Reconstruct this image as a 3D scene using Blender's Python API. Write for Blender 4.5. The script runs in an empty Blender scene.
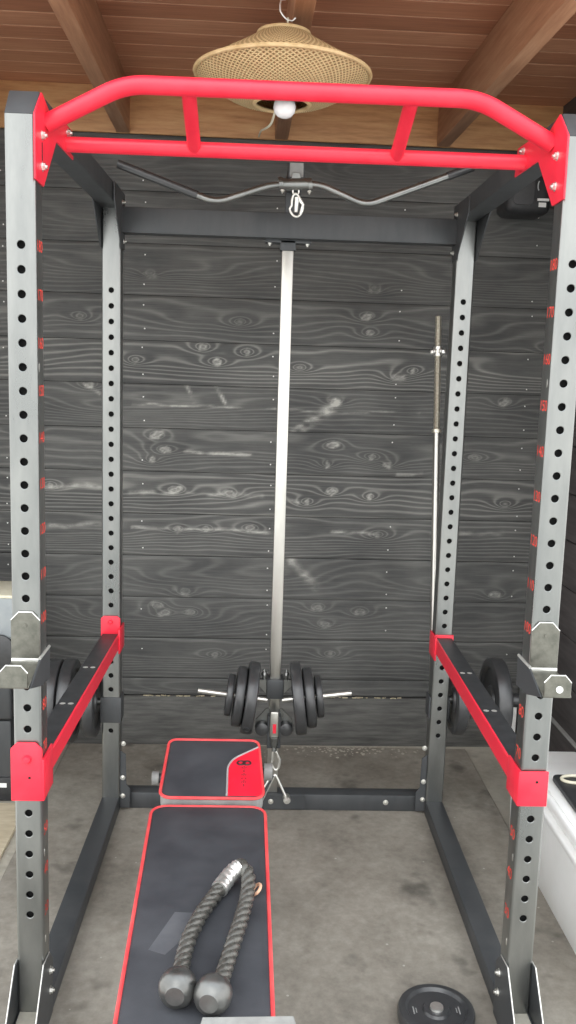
import bpy, bmesh, math, random
import numpy as np
from mathutils import Vector, Matrix
random.seed(7)
S = 0.01                      # the script works in centimetres
SC = bpy.context.scene
COL = SC.collection
ORG = {}

# ------------------------------------------------------------------ materials
def new_mat(name):
    m = bpy.data.materials.new(name); m.use_nodes = True
    nt = m.node_tree
    return m, nt, nt.nodes['Principled BSDF']
def N(nt, t, **kw):
    n = nt.nodes.new(t)
    for k, v in kw.items():
        if hasattr(n, k): setattr(n, k, v)
    return n
def ramp(nt, fac, stops):
    r = N(nt, 'ShaderNodeValToRGB')
    el = r.color_ramp.elements
    while len(el) < len(stops): el.new(0.5)
    for e, (p, c) in zip(el, stops):
        e.position = p; e.color = (*c, 1) if len(c) == 3 else c
    nt.links.new(fac, r.inputs[0]); return r.outputs[0]
def noise(nt, scale=5, detail=4, rough=.55, stretch=(1, 1, 1), coord='Object'):
    tc = N(nt, 'ShaderNodeTexCoord'); mp = N(nt, 'ShaderNodeMapping')
    mp.inputs['Scale'].default_value = stretch
    nt.links.new(tc.outputs[coord], mp.inputs['Vector'])
    n = N(nt, 'ShaderNodeTexNoise')
    n.inputs['Scale'].default_value = scale; n.inputs['Detail'].default_value = detail
    n.inputs['Roughness'].default_value = rough
    nt.links.new(mp.outputs[0], n.inputs['Vector'])
    return n.outputs['Fac']
def math_n(nt, op, a, b=None):
    n = N(nt, 'ShaderNodeMath', operation=op)
    for i, v in enumerate((a, b)):
        if v is None: continue
        if isinstance(v, (int, float)): n.inputs[i].default_value = v
        else: nt.links.new(v, n.inputs[i])
    return n.outputs[0]
def mixc(nt, fac, a, b):
    n = N(nt, 'ShaderNodeMix', data_type='RGBA')
    if isinstance(fac, (int, float)): n.inputs[0].default_value = fac
    else: nt.links.new(fac, n.inputs[0])
    for i, v in ((6, a), (7, b)):
        if isinstance(v, tuple): n.inputs[i].default_value = (*v, 1)
        else: nt.links.new(v, n.inputs[i])
    return n.outputs[2]
def bump(nt, b, h, strength=.3, dist=.002):
    n = N(nt, 'ShaderNodeBump'); n.inputs['Strength'].default_value = strength
    n.inputs['Distance'].default_value = dist
    nt.links.new(h, n.inputs['Height']); nt.links.new(n.outputs[0], b.inputs['Normal'])
def simple(name, c1, c2=None, rough=.5, metal=0., scale=30, stretch=(1, 1, 1), rvar=.0, bmp=0., bscale=200, spec=None, lo=.35, hi=.65):
    m, nt, b = new_mat(name)
    f = noise(nt, scale, 5, .6, stretch)
    col = ramp(nt, f, [(lo, c1), (hi, c2 or tuple(min(1, x * 1.15) for x in c1))])
    nt.links.new(col, b.inputs['Base Color'])
    b.inputs['Metallic'].default_value = metal
    if rvar:
        r = N(nt, 'ShaderNodeMapRange'); nt.links.new(f, r.inputs[0])
        r.inputs[1].default_value = .3; r.inputs[2].default_value = .7
        r.inputs[3].default_value = rough - rvar; r.inputs[4].default_value = rough + rvar
        nt.links.new(r.outputs[0], b.inputs['Roughness'])
    else: b.inputs['Roughness'].default_value = rough
    if spec is not None: b.inputs['Specular IOR Level'].default_value = spec
    if bmp: bump(nt, b, noise(nt, bscale, 3), bmp)
    return m

MAT = {}
MAT['frame'] = simple('black_satin_steel', (.225, .233, .228), (.30, .306, .295), .31, .9, 14, (1, 1, .25), .05)
MAT['frame_dark'] = simple('dark_satin_steel', (.060, .064, .068), (.08, .083, .086), .5, .3, 14, (1, 1, .3), .06)
MAT['hook'] = simple('worn_gunmetal', (.13, .13, .11), (.21, .205, .175), .40, .7, 40, rvar=.08)
MAT['worn'] = simple('bare_worn_steel', (.75, .74, .70), (.85, .84, .8), .35, .7)
MAT['red'] = simple('red_powder_coat', (.80, .022, .050), (.86, .03, .06), .38, 0, 20, rvar=.05)
MAT['number'] = simple('red_marking_paint', (.95, .10, .07), (.9, .08, .06), .6, scale=90)
MAT['chrome'] = simple('chromed_steel', (.50, .49, .45), (.62, .61, .57), .33, .95, 8, (1, 1, .4), .05)
MAT['zinc'] = simple('zinc_bolt', (.72, .71, .66), (.85, .84, .8), .35, .9, 60)
MAT['steel'] = simple('knurled_steel', (.62, .58, .47), (.8, .77, .66), .36, .85, 120)
MAT['rubber'] = simple('black_rubber', (.040, .041, .043), (.048, .049, .051), .32, .1, 60, rvar=.015, bmp=.05, spec=.7)
MAT['plastic'] = simple('black_plastic', (.026, .027, .029), (.04, .041, .043), .45, 0, 30)
MAT['vinyl'] = simple('charcoal_vinyl', (.030, .032, .038), (.064, .067, .075), .62, 0, 9, rvar=.05, bmp=.2, bscale=700, lo=.3, hi=.8)
MAT['vinyl_worn'] = simple('scuffed_vinyl', (.075, .078, .088), (.11, .113, .122), .6, 0, 14)
MAT['vinyl_red'] = simple('red_vinyl', (.78, .010, .035), (.82, .014, .045), .42, 0, 20)
MAT['pad_side'] = simple('grey_vinyl_side', (.24, .24, .235), (.32, .32, .31), .45, 0, 20)
MAT['piping'] = simple('red_piping', (.72, .05, .06), (.8, .09, .09), .5, 0, 20)
MAT['grey_piping'] = simple('grey_piping', (.34, .33, .33), (.4, .39, .39), .5)
MAT['white'] = simple('white_plastic', (.86, .86, .83), (.92, .92, .90), .42, 0, 6)
MAT['bulb'] = simple('opal_bulb', (.88, .89, .90), (.93, .93, .93), .25, 0, 6)
MAT['ivory'] = simple('ivory_cord', (.72, .68, .52), (.8, .77, .62), .5)
MAT['pale'] = simple('pale_grey_plastic', (.52, .55, .56), (.60, .62, .62), .5, 0, 12)
MAT['pale_box'] = simple('blue_grey_board', (.30, .33, .345), (.36, .385, .39), .6, 0, 12)
MAT['tan'] = simple('orange_leather', (.62, .34, .22), (.7, .45, .3), .5)
MAT['crumb'] = simple('wood_crumbs', (.55, .46, .30), (.75, .68, .5), .8, 0, 90)
MAT['rope'] = simple('black_nylon_rope', (.075, .072, .064), (.13, .126, .113), .27, .35, 60, rvar=.06)
MAT['rope_cap'] = simple('grey_rubber_end', (.13, .13, .124), (.19, .19, .182), .32, .75, 25, rvar=.06)
MAT['foil'] = simple('silver_tape', (.60, .60, .57), (.86, .85, .82), .34, .8, 60, rvar=.08, bmp=.5, bscale=90)
MAT['emblem'] = simple('black_print', (.03, .012, .014), (.04, .015, .017), .5)
MAT['grime'] = simple('grey_metal_sheet', (.30, .30, .285), (.38, .38, .36), .5, .1, 30)

def wall_planks_mat():
    m, nt, b = new_mat('black_stained_planks')
    def attr(n):
        a = N(nt, 'ShaderNodeAttribute'); a.attribute_name = n; return a.outputs['Fac']
    ph, li, to = attr('phase'), attr('light'), attr('tone')
    fn = noise(nt, 3.2, 5, .65, (1.2, 1, 14))
    ph2 = math_n(nt, 'ADD', ph, math_n(nt, 'MULTIPLY', fn, .16))
    s = math_n(nt, 'SINE', math_n(nt, 'MULTIPLY', ph2, 2 * math.pi))
    ln = math_n(nt, 'POWER', math_n(nt, 'ADD', math_n(nt, 'MULTIPLY', s, .5), .5), 3.0)
    fine = noise(nt, 5, 6, .75, (1.0, 1, 40))
    patch = noise(nt, 2.2, 4, .6, (1, 1, 2.5))
    w = math_n(nt, 'MULTIPLY', ln, math_n(nt, 'MULTIPLY', to, .50))
    w = math_n(nt, 'ADD', w, math_n(nt, 'MULTIPLY', math_n(nt, 'SUBTRACT', fine, .5), .9))
    w = math_n(nt, 'ADD', w, math_n(nt, 'MULTIPLY', math_n(nt, 'SUBTRACT', patch, .4), .9))
    w = math_n(nt, 'ADD', w, .05)
    c = ramp(nt, w, [(0, (.070, .071, .070)), (.35, (.132, .132, .126)), (.75, (.225, .224, .209)), (1, (.33, .327, .302))])
    brk = noise(nt, 26, 4, .7, (1, 1, 2))
    lf = math_n(nt, 'MULTIPLY', li, math_n(nt, 'ADD', math_n(nt, 'MULTIPLY', brk, 2.6), -.55))
    cl = N(nt, 'ShaderNodeClamp'); nt.links.new(lf, cl.inputs[0])
    c = mixc(nt, cl.outputs[0], c, (.50, .495, .455))
    nt.links.new(c, b.inputs['Base Color'])
    b.inputs['Roughness'].default_value = .62
    b.inputs['Specular IOR Level'].default_value = .35
    bump(nt, b, math_n(nt, 'ADD', ln, fine), .25, .002)
    return m
MAT['planks'] = wall_planks_mat()
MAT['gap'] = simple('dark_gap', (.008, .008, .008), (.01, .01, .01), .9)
MAT['screw'] = simple('bright_screw', (.75, .75, .72), (.85, .85, .82), .4, .3)
MAT['side_planks'] = simple('brown_black_planks', (.060, .052, .052), (.098, .088, .086), .65, 0, 5, (1, 1, 9), bmp=.2)
MAT['kick'] = simple('dark_kick_board', (.075, .075, .071), (.15, .147, .138), .7, 0, 6, (1, 1, 9), bmp=.2)

def ceil_mat():
    m, nt, b = new_mat('brown_stained_pine')
    a = N(nt, 'ShaderNodeAttribute'); a.attribute_name = 'tone'
    f = noise(nt, 5, 6, .65, (1, 16, 1))
    g = noise(nt, 1.6, 3, .5, (1, 2, 1))
    w = math_n(nt, 'ADD', math_n(nt, 'MULTIPLY', f, .6), math_n(nt, 'MULTIPLY', g, .4))
    w = math_n(nt, 'ADD', w, math_n(nt, 'MULTIPLY', a.outputs['Fac'], .18))
    c = ramp(nt, w, [(.3, (.30, .115, .06)), (.5, (.44, .185, .10)), (.68, (.56, .27, .155)), (.85, (.64, .36, .22))])
    nt.links.new(c, b.inputs['Base Color']); b.inputs['Roughness'].default_value = .5
    bump(nt, b, f, .2)
    return m
MAT['ceil'] = ceil_mat()
MAT['painted_lit_edge'] = simple('painted_lit_board_edge', (.62, .38, .25), (.72, .48, .33), .6)  # pale tone paints the light caught on the bevelled board edges
def beam_mat(name, st, a, b_, c_):
    m, nt, b = new_mat(name)
    f = noise(nt, 4, 6, .65, st)
    g = noise(nt, 1.3, 3, .5)
    w = math_n(nt, 'ADD', math_n(nt, 'MULTIPLY', f, .65), math_n(nt, 'MULTIPLY', g, .35))
    c = ramp(nt, w, [(.32, a), (.5, b_), (.7, c_)])
    nt.links.new(c, b.inputs['Base Color']); b.inputs['Roughness'].default_value = .55
    bump(nt, b, f, .2); return m
MAT['rafter'] = beam_mat('rafter_timber', (14, 1, 14), (.27, .12, .065), (.40, .20, .11), (.52, .30, .18))
MAT['header'] = beam_mat('header_timber', (1.5, 14, 14), (.34, .15, .06), (.56, .29, .125), (.70, .43, .21))

def floor_mat(name, cols, stain=.5, sc=1.0):
    m, nt, b = new_mat(name)
    f = noise(nt, 2.0 * sc, 8, .68); g = noise(nt, 40, 4, .7); st = noise(nt, 5.5 * sc, 3, .55)
    w = math_n(nt, 'ADD', math_n(nt, 'MULTIPLY', f, .75), math_n(nt, 'MULTIPLY', g, .25))
    c = ramp(nt, w, [(.36, cols[0]), (.5, cols[1]), (.64, cols[2])])
    sm = ramp(nt, st, [(.29, (stain,) * 3), (.40, (1, 1, 1))])
    n = N(nt, 'ShaderNodeMix', data_type='RGBA', blend_type='MULTIPLY'); n.inputs[0].default_value = 1
    nt.links.new(c, n.inputs[6]); nt.links.new(sm, n.inputs[7])
    # small pale flecks
    v = N(nt, 'ShaderNodeTexVoronoi'); tc = N(nt, 'ShaderNodeTexCoord')
    v.inputs['Scale'].default_value = 14; nt.links.new(tc.outputs['Object'], v.inputs['Vector'])
    fl = ramp(nt, v.outputs['Distance'], [(.035, (.55,) * 3), (.06, (0, 0, 0))])
    c2 = mixc(nt, fl, n.outputs[2], (.55, .54, .48))
    nt.links.new(c2, b.inputs['Base Color']); b.inputs['Roughness'].default_value = .72
    bump(nt, b, g, .25, .002); return m
MAT['mat'] = floor_mat('worn_rubber_floor', [(.165, .148, .123), (.265, .242, .203), (.38, .35, .30)])
MAT['concrete'] = floor_mat('pale_concrete', [(.34, .315, .26), (.46, .43, .36), (.56, .53, .45)], .7)
MAT['ply'] = beam_mat('plywood', (3, 12, 3), (.44, .36, .24), (.58, .50, .36), (.68, .62, .48))
MAT['paving'] = simple('garden_paving', (.52, .51, .48), (.62, .61, .57), .8, 0, 4)

def rattan_mat():
    m, nt, b = new_mat('woven_rattan')
    uv = N(nt, 'ShaderNodeUVMap'); sp = N(nt, 'ShaderNodeSeparateXYZ'); nt.links.new(uv.outputs[0], sp.inputs[0])
    u = math_n(nt, 'MULTIPLY', sp.outputs[0], 2 * math.pi); v = math_n(nt, 'MULTIPLY', sp.outputs[1], 2 * math.pi)
    s = math_n(nt, 'SINE', math_n(nt, 'ADD', u, v)); t = math_n(nt, 'SINE', math_n(nt, 'SUBTRACT', u, v))
    h = math_n(nt, 'MAXIMUM', s, t)
    w = math_n(nt, 'ADD', math_n(nt, 'MULTIPLY', h, .5), .5)
    nz = noise(nt, 20, 4)
    w = math_n(nt, 'ADD', math_n(nt, 'MULTIPLY', w, .8), math_n(nt, 'MULTIPLY', nz, .3))
    c = ramp(nt, w, [(.2, (.20, .12, .045)), (.55, (.50, .335, .145)), (.95, (.72, .54, .29))])
    nt.links.new(c, b.inputs['Base Color']); b.inputs['Roughness'].default_value = .6
    bump(nt, b, h, .6, .004); return m
MAT['rattan'] = rattan_mat()
MAT['cane'] = simple('cane_rim', (.50, .34, .16), (.64, .47, .25), .5, 0, 40)

# ------------------------------------------------------------------ mesh builder (cm)
class MB:
    def __init__(s): s.bm = bmesh.new(); s.mi = 0; s.uv = None
    def _mark(s, n0):
        s.bm.faces.ensure_lookup_table()
        for f in s.bm.faces[n0:]: f.material_index = s.mi
    def hexa(s, pts, bev=0, seg=2):
        b2 = bmesh.new(); vs = [b2.verts.new(p) for p in pts]
        for q in ((0, 3, 2, 1), (4, 5, 6, 7), (0, 1, 5, 4), (1, 2, 6, 5), (2, 3, 7, 6), (3, 0, 4, 7)): b2.faces.new([vs[i] for i in q])
        s.add(b2, bev, seg)
    def box(s, x0, x1, y0, y1, z0, z1, bev=0, seg=2):
        s.hexa([(x0, y0, z0), (x1, y0, z0), (x1, y1, z0), (x0, y1, z0), (x0, y0, z1), (x1, y0, z1), (x1, y1, z1), (x0, y1, z1)], bev, seg)
    def add(s, b2, bev=0, seg=2, edges=None):
        bmesh.ops.recalc_face_normals(b2, faces=b2.faces)
        if bev:
            bmesh.ops.bevel(b2, geom=[e for e in b2.edges if e.calc_face_angle(0) > .5], offset=bev, segments=seg, profile=.5, affect='EDGES', clamp_overlap=True)
        me = bpy.data.meshes.new('t'); b2.to_mesh(me); b2.free()
        n0 = len(s.bm.faces); s.bm.from_mesh(me); s._mark(n0); bpy.data.meshes.remove(me)
    def prism(s, poly, o, ax, ay, az, h, bev=0, seg=2):
        """polygon in the plane (ax, ay) at o, extruded h along az"""
        o, ax, ay, az = map(Vector, (o, ax, ay, az)); b2 = bmesh.new()
        lo = [b2.verts.new(o + ax * p[0] + ay * p[1]) for p in poly]
        hi = [b2.verts.new(o + ax * p[0] + ay * p[1] + az * h) for p in poly]
        n = len(poly); b2.faces.new(lo); b2.faces.new(hi)
        for i in range(n): b2.faces.new([lo[i], lo[(i + 1) % n], hi[(i + 1) % n], hi[i]])
        s.add(b2, bev, seg)
    def tube(s, pts, r, seg=14, closed=False, caps=True, rfun=None):
        pts = [Vector(p) for p in pts]; n = len(pts); rings = []; n0 = len(s.bm.faces)
        prev = None
        for i, p in enumerate(pts):
            if closed: t = (pts[(i + 1) % n] - pts[i - 1])
            else: t = pts[min(i + 1, n - 1)] - pts[max(i - 1, 0)]
            t.normalize()
            if prev is None:
                a = Vector((0, 0, 1)) if abs(t.z) < .9 else Vector((1, 0, 0))
                u = t.cross(a).normalized()
            else:
                u = (prev - t * prev.dot(t)).normalized()
            prev = u; w = t.cross(u)
            rr = r if rfun is None else rfun(i)
            rings.append([s.bm.verts.new(p + (u * math.cos(2 * math.pi * k / seg) + w * math.sin(2 * math.pi * k / seg)) * rr) for k in range(seg)])
        m = n if closed else n - 1
        for i in range(m):
            A, B = rings[i], rings[(i + 1) % n]
            for k in range(seg): s.bm.faces.new([A[k], A[(k + 1) % seg], B[(k + 1) % seg], B[k]])
        if caps and not closed: s.bm.faces.new(rings[0][::-1]); s.bm.faces.new(rings[-1])
        s._mark(n0)
    def cyl(s, p0, p1, r0, r1=None, seg=20):
        r1 = r0 if r1 is None else r1
        s.tube([p0, p1], r0, seg, rfun=lambda i: (r0, r1)[i])
    def lathe(s, prof, o=(0, 0, 0), axis=(0, 0, 1), seg=40, uvs=None, close=False):
        """profile of (radius, height) turned about axis through o"""
        o = Vector(o); az = Vector(axis).normalized()
        ax = az.orthogonal().normalized(); ay = az.cross(ax); n0 = len(s.bm.faces)
        rings = []
        for r, h in prof:
            if r < 1e-4: rings.append([s.bm.verts.new(o + az * h)])
            else: rings.append([s.bm.verts.new(o + az * h + (ax * math.cos(2 * math.pi * k / seg) + ay * math.sin(2 * math.pi * k / seg)) * r) for k in range(seg)])
        if uvs and s.uv is None: s.uv = s.bm.loops.layers.uv.new('UVMap')
        idx = list(range(len(rings))); pairs = list(zip(idx, idx[1:]))
        if close: pairs.append((idx[-1], 0))
        for i, j in pairs:
            A, B = rings[i], rings[j]
            for k in range(seg):
                k2 = (k + 1) % seg
                if len(A) == 1 and len(B) == 1: continue
                if len(A) == 1: f = s.bm.faces.new([A[0], B[k2], B[k]])
                elif len(B) == 1: f = s.bm.faces.new([A[k], A[k2], B[0]])
                else:
                    f = s.bm.faces.new([A[k], A[k2], B[k2], B[k]])
                    if uvs:
                        nu, vv = uvs
                        for l, (kk, vi) in zip(f.loops, ((k, i), (k + 1, i), (k + 1, j), (k, j))): l[s.uv].uv = (kk / seg * nu, vv[vi])
        s._mark(n0)
    def sphere(s, o, r, seg=20, sq=(1, 1, 1)):
        n0 = len(s.bm.faces)
        bmesh.ops.create_uvsphere(s.bm, u_segments=seg, v_segments=seg // 2 + 2, radius=1, matrix=Matrix.Translation(o) @ Matrix.Diagonal((r * sq[0], r * sq[1], r * sq[2], 1)))
        s._mark(n0)
    def hexbolt(s, p, axis, r=.8, h=.55, stud=True):
        p = Vector(p); a = Vector(axis).normalized()
        s.cyl(p, p + a * .12, r * 1.3, seg=16); s.cyl(p + a * .1, p + a * (.1 + h), r, seg=6)
        if stud: s.cyl(p + a * h, p + a * (h + .5), r * .5, seg=10)
    def text(s, body, o, ax, ay, size, bold=0):
        cu = bpy.data.curves.new('t', 'FONT'); cu.body = body; cu.size = size; cu.align_x = 'CENTER'; cu.align_y = 'CENTER'; cu.offset = bold
        ob = bpy.data.objects.new('t', cu); COL.objects.link(ob)
        bpy.context.view_layer.update()
        me = bpy.data.meshes.new_from_object(ob)
        o, ax, ay = Vector(o), Vector(ax), Vector(ay)
        for v in me.vertices: v.co = o + ax * v.co.x + ay * v.co.y
        n0 = len(s.bm.faces); s.bm.from_mesh(me); s._mark(n0)
        bpy.data.objects.remove(ob); bpy.data.curves.remove(cu); bpy.data.meshes.remove(me)
    def done(s, name, mats, parent=None, ang=38, recalc=True, local=False):
        if recalc: bmesh.ops.recalc_face_normals(s.bm, faces=[f for f in s.bm.faces])
        for f in s.bm.faces: f.smooth = True
        for e in s.bm.edges:
            if len(e.link_faces) == 2 and e.calc_face_angle(0) > math.radians(ang): e.smooth = False
        org = Vector(ORG.get(parent.name, (0, 0, 0))) if parent else Vector((0, 0, 0))
        base = Vector((0, 0, 0))
        if not parent and not local:
            cs = [v.co for v in s.bm.verts]
            base = Vector((sum(c.x for c in cs) / len(cs), sum(c.y for c in cs) / len(cs), min(c.z for c in cs)))
        for v in s.bm.verts: v.co = (v.co - org - base) * S
        me = bpy.data.meshes.new(name); s.bm.to_mesh(me); s.bm.free()
        ob = bpy.data.objects.new(name, me); COL.objects.link(ob)
        for m in (mats if isinstance(mats, (list, tuple)) else [mats]): me.materials.append(MAT[m])
        if parent: ob.parent = parent; ORG[ob.name] = tuple(org)
        else: ob.location = base * S
        return ob

def tag(o, label, cat, group=None):
    o['label'] = label; o['category'] = cat
    if group: o['group'] = group
    return o
def struct(o): o['kind'] = 'structure'; return o
def thing(name, loc, label, cat, group=None):
    o = bpy.data.objects.new(name, None); COL.objects.link(o); o.location = Vector(loc) * S
    o.empty_display_size = .05; ORG[o.name] = tuple(loc)
    return tag(o, label, cat, group)
def copy_tree(o, label, loc, rot=None, parent=None):
    c = o.copy(); COL.objects.link(c)
    c.location = Vector(loc) * S
    if rot is not None: c.rotation_euler = rot
    if label: c['label'] = label
    def rec(src, dst):
        for ch in list(src.children):
            d = ch.copy(); COL.objects.link(d); d.parent = dst; rec(ch, d)
    rec(o, c); return c
def arc(pts, r, n=6):
    """polyline with its corners rounded to radius r"""
    P = [Vector(p) for p in pts]; out = [P[0]]
    for a, b, c in zip(P, P[1:], P[2:]):
        u = (a - b); v = (c - b); d = min(r, u.length * .49, v.length * .49)
        A = b + u.normalized() * d; B = b + v.normalized() * d
        for i in range(n + 1):
            t = i / n; out.append(A * (1 - t) ** 2 + b * 2 * t * (1 - t) + B * t * t)
    out.append(P[-1]); return out
def rpoly(x0, x1, y0, y1, r, n=5):
    out = []
    rs = r if isinstance(r, (list, tuple)) else (r,) * 4
    for (cx, cy, a), q in zip(((x0, y0, 180), (x1, y0, 270), (x1, y1, 0), (x0, y1, 90)), rs):
        sx = 1 if cx == x0 else -1; sy = 1 if cy == y0 else -1
        for i in range(n + 1):
            t = math.radians(a + 90 * i / n)
            out.append((cx + sx * q + q * math.cos(t), cy + sy * q + q * math.sin(t)))
    return out

# ------------------------------------------------------------------ the room
ROOMROT = math.atan(.0165)
def room(o):
    o.location = (0, 1.726, 0); o.rotation_euler = (0, 0, ROOMROT); return struct(o)
def wall_y(x): return 172.6 + .0165 * x

# floor slab (indoors) and paving in front of the open side
m = MB(); m.box(-150, 134, -250, 20, -12, -.8); room(m.done('floor', 'concrete', local=True))
m = MB(); m.box(-900, 900, -1500, -250.2, -12, -1.0); room(m.done('floor_paving', 'paving', local=True))

# back wall: planks with grain, knots and screws
KN = [(35.0, 177.9, 1), (36.5, 171.7, 1), (-15.2, 174.3, .3), (-50.6, 191.1, .3), (-29.6, 164.1, 1), (-24.0, 158.5, 1.6), (-12.2, 162.7, .9), (48.6, 154.4, 1), (54.5, 157.3, 1.2), (-56.3, 158.2, .3), (9.0, 157.1, .3), (-47.4, 128.9, 1.3), (-44.1, 123.0, 1), (-49.3, 118.8, 1), (23.4, 126.8, 1.2), (21.3, 118.6, 1.2), (39.5, 122.3, 1), (46.2, 119.2, .8), (-40.0, 106.9, 1.5), (-17.8, 105.8, .8), (13.6, 103.2, 1.2), (23.7, 107.6, 1.2), (39.4, 105.9, 1.3), (-38.6, 90.8, .7), (-27.2, 91.2, .7), (-9.3, 92.0, .7), (43.4, 90.2, .6), (-46.8, 59.0, .5), (-43.5, 55.7, .6), (-33.2, 56.2, .5), (19.7, 58.8, .5), (22.9, 51.6, .5), (37.3, 57.4, .5), (-22.6, 38.0, .4), (25.5, 38.7, .4), (37.7, 188.5, .5), (92.7, 145.6, .9), (81.8, 123.0, .4), (95.6, 103.9, .3), (93.9, 65.7, .9), (-77.7, 174.5, .3), (-73.9, 148.0, .9), (-89.8, 107.7, .4), (-35.4, 64.7, .3), (23.5, 144.1, 1), (-100, 130, .6), (110, 168, .5)]
STREAK = [(-36, 122.6, -10, 121.6, .8, 1.0), (1, 127, 24, 143, 2.4, 1.0), (-36, 149, -33, 142.5, .9, .8), (-24, 149, -20.5, 142.5, .9, .8), (-57, 91.5, 0, 90.5, .8, .75), (24, 91.3, 42, 91.0, .8, .9), (8, 78, 18, 68.5, 2.2, .7), (-57, 141, 0, 140.6, .5, .75), (0, 140, 58, 140.5, .5, .5), (-90, 91, -62, 92.5, 1, .8), (-105, 107, -62, 108, 1.4, .6), (-58, 105.5, -5, 105.5, 1.2, .55), (-40, 66, -33, 62.5, 1, .4), (3, 105, 10, 103, 1, .6), (50, 115, 60, 116, .8, .5), (-78, 149.5, -70, 145, .8, .7), (66, 91.5, 95, 91.5, 1.4, .35)]
SEAMS = [20.4, 27.7, 45.0, 62.3, 79.7, 97.0, 114.2, 131.6, 149.1, 166.0, 183.4, 203.0, 222.5, 243.1]
def vnoise(x, y, seed):
    rs = np.random.RandomState(seed); T = rs.rand(64, 64)
    xi = np.floor(x).astype(int); yi = np.floor(y).astype(int); fx = x - xi; fy = y - yi
    fx = fx * fx * (3 - 2 * fx); fy = fy * fy * (3 - 2 * fy)
    g = lambda a, b: T[a % 64, b % 64]
    return (g(xi, yi) * (1 - fx) + g(xi + 1, yi) * fx) * (1 - fy) + (g(xi, yi + 1) * (1 - fx) + g(xi + 1, yi + 1) * fx) * fy - .5
def back_wall():
    V = []; F = []; PH = []; LI = []; TO = []; base = 0
    xs = np.arange(-150, 134.01, .8)
    tones = {97.0: 1.15, 149.1: 1.2, 166.0: .7, 114.2: .7, 131.6: .6, 79.7: .8, 183.4: .5, 62.3: .45, 45.0: .45, 27.7: .5, 20.4: .4, 203.0: .35, 222.5: .3}
    for si, (a, b) in enumerate(zip(SEAMS, SEAMS[1:])):
        nz = max(6, int((b - a) / .62)); t = np.linspace(0, 1, nz)
        zs = a + .10 + (b - a - .20) * t
        X, Z = np.meshgrid(xs, zs)
        Y = np.zeros_like(X); Y[0] = .3; Y[-1] = .3
        Y += .25 * ((si * 7) % 3)/3
        mid = (a + b) / 2 + 2.5 * vnoise(X / 70, X * 0 + si, 5)
        ph = (Z - a) * (.30 + .12 * ((si * 5) % 3)) + 2.2 * vnoise(X / 46 + si * 9, Z / 13, 11 + si) + .5 * vnoise(X / 12, Z / 4 + si * 7, 40 + si)
        ph += 2.6 * np.exp(-((Z - mid) / 4.2) ** 2) * (.6 + vnoise(X / 34 + si * 5, X * 0 + 3, 70 + si) * 1.7)
        li = np.zeros_like(X)
        for (kx, kz, kw) in KN:
            if not (a < kz < b): continue
            d2 = ((X - kx) / 6.5) ** 2 + ((Z - kz) / 2.3) ** 2
            d3 = ((X - kx) / 2.2) ** 2 + ((Z - kz) / 1.5) ** 2
            ph += 2.2 * np.exp(-d2) + 1.4 * np.exp(-d3)
            ang = np.arctan2(Z - kz, X - kx)
            sq = 1.7 + .9 * math.sin(kx * 1.7); th = .5 * math.sin(kz * 2.3)
            ux = (X - kx) * math.cos(th) + (Z - kz) * math.sin(th); uz = -(X - kx) * math.sin(th) + (Z - kz) * math.cos(th)
            rr = np.sqrt((ux / sq) ** 2 + (uz / 1.25) ** 2) + .16 * np.sin((2 + int(abs(kx)) % 3) * ang + kx) + .35 * vnoise(X / 1.6, Z / 1.2, 33)
            li += kw * .75 * np.exp(-((rr - .75) / .33) ** 2) + kw * .4 * np.exp(-(rr / .35) ** 2)
        for (x0, z0, x1, z1, wd, st) in STREAK:
            if not (a - 1 < (z0 + z1) / 2 < b + 1): continue
            dx, dz = x1 - x0, z1 - z0; L = dx * dx + dz * dz
            tt = np.clip(((X - x0) * dx + (Z - z0) * dz) / L, 0, 1)
            wob = 1.1 * vnoise(X / 7, X * 0 + z0, 90)
            d = np.hypot(X - x0 - tt * dx, Z - z0 - tt * dz + wob)
            li += st * 1.25 * np.exp(-(d / (wd * .7)) ** 2) * np.clip(.62 + 1.5 * vnoise(X / 3.1, Z / 1.1, 61) + .7 * vnoise(X / 11, Z / 4, 62), 0, 1.2)
        V.append(np.stack([X.ravel(), Y.ravel(), Z.ravel()], 1)); PH.append(ph.ravel()); LI.append(li.ravel())
        TO.append(np.full(X.size, tones.get(a, .6)))
        R, Cn = X.shape; ii = np.arange(R * Cn).reshape(R, Cn) + base
        F.append(np.stack([ii[:-1, :-1], ii[:-1, 1:], ii[1:, 1:], ii[1:, :-1]], -1).reshape(-1, 4)); base += R * Cn
    V = np.concatenate(V) * S; F = np.concatenate(F)
    # solid backing behind the planks
    bx = np.array([(-150, .55, -.8), (134, .55, -.8), (134, .55, 262), (-150, .55, 262), (-150, 9, -.8), (134, 9, -.8), (134, 9, 262), (-150, 9, 262)]) * S
    nb = len(V); bf = np.array([(0, 1, 2, 3), (5, 4, 7, 6), (4, 0, 3, 7), (1, 5, 6, 2), (3, 2, 6, 7), (4, 5, 1, 0)]) + nb
    # screw heads as small hexagons on the boards
    sv = []; sf = []; rnd = random.Random(3)
    pts = []
    for xx in (-107, -53, -1.6, 48, 101):
        for a, b in zip(SEAMS[1:], SEAMS[2:]):
            for q in (.2, .78):
                if rnd.random() < .8: pts.append((xx + rnd.uniform(-.5, .5), a + (b - a) * (q + rnd.uniform(-.08, .08))))
    k0 = nb + 8
    for (x, z) in pts:
        i0 = k0 + len(sv)
        for k in range(6):
            sv.append(((x + .30 * math.cos(k * math.pi / 3)) * S, -.12 * S, (z + .30 * math.sin(k * math.pi / 3)) * S))
        sf.append([i0 + k for k in range(6)])
    allv = np.concatenate([V, bx, np.array(sv)])
    me = bpy.data.meshes.new('wall_back')
    me.from_pydata(allv.tolist(), [], F.tolist() + bf.tolist() + sf)
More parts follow.
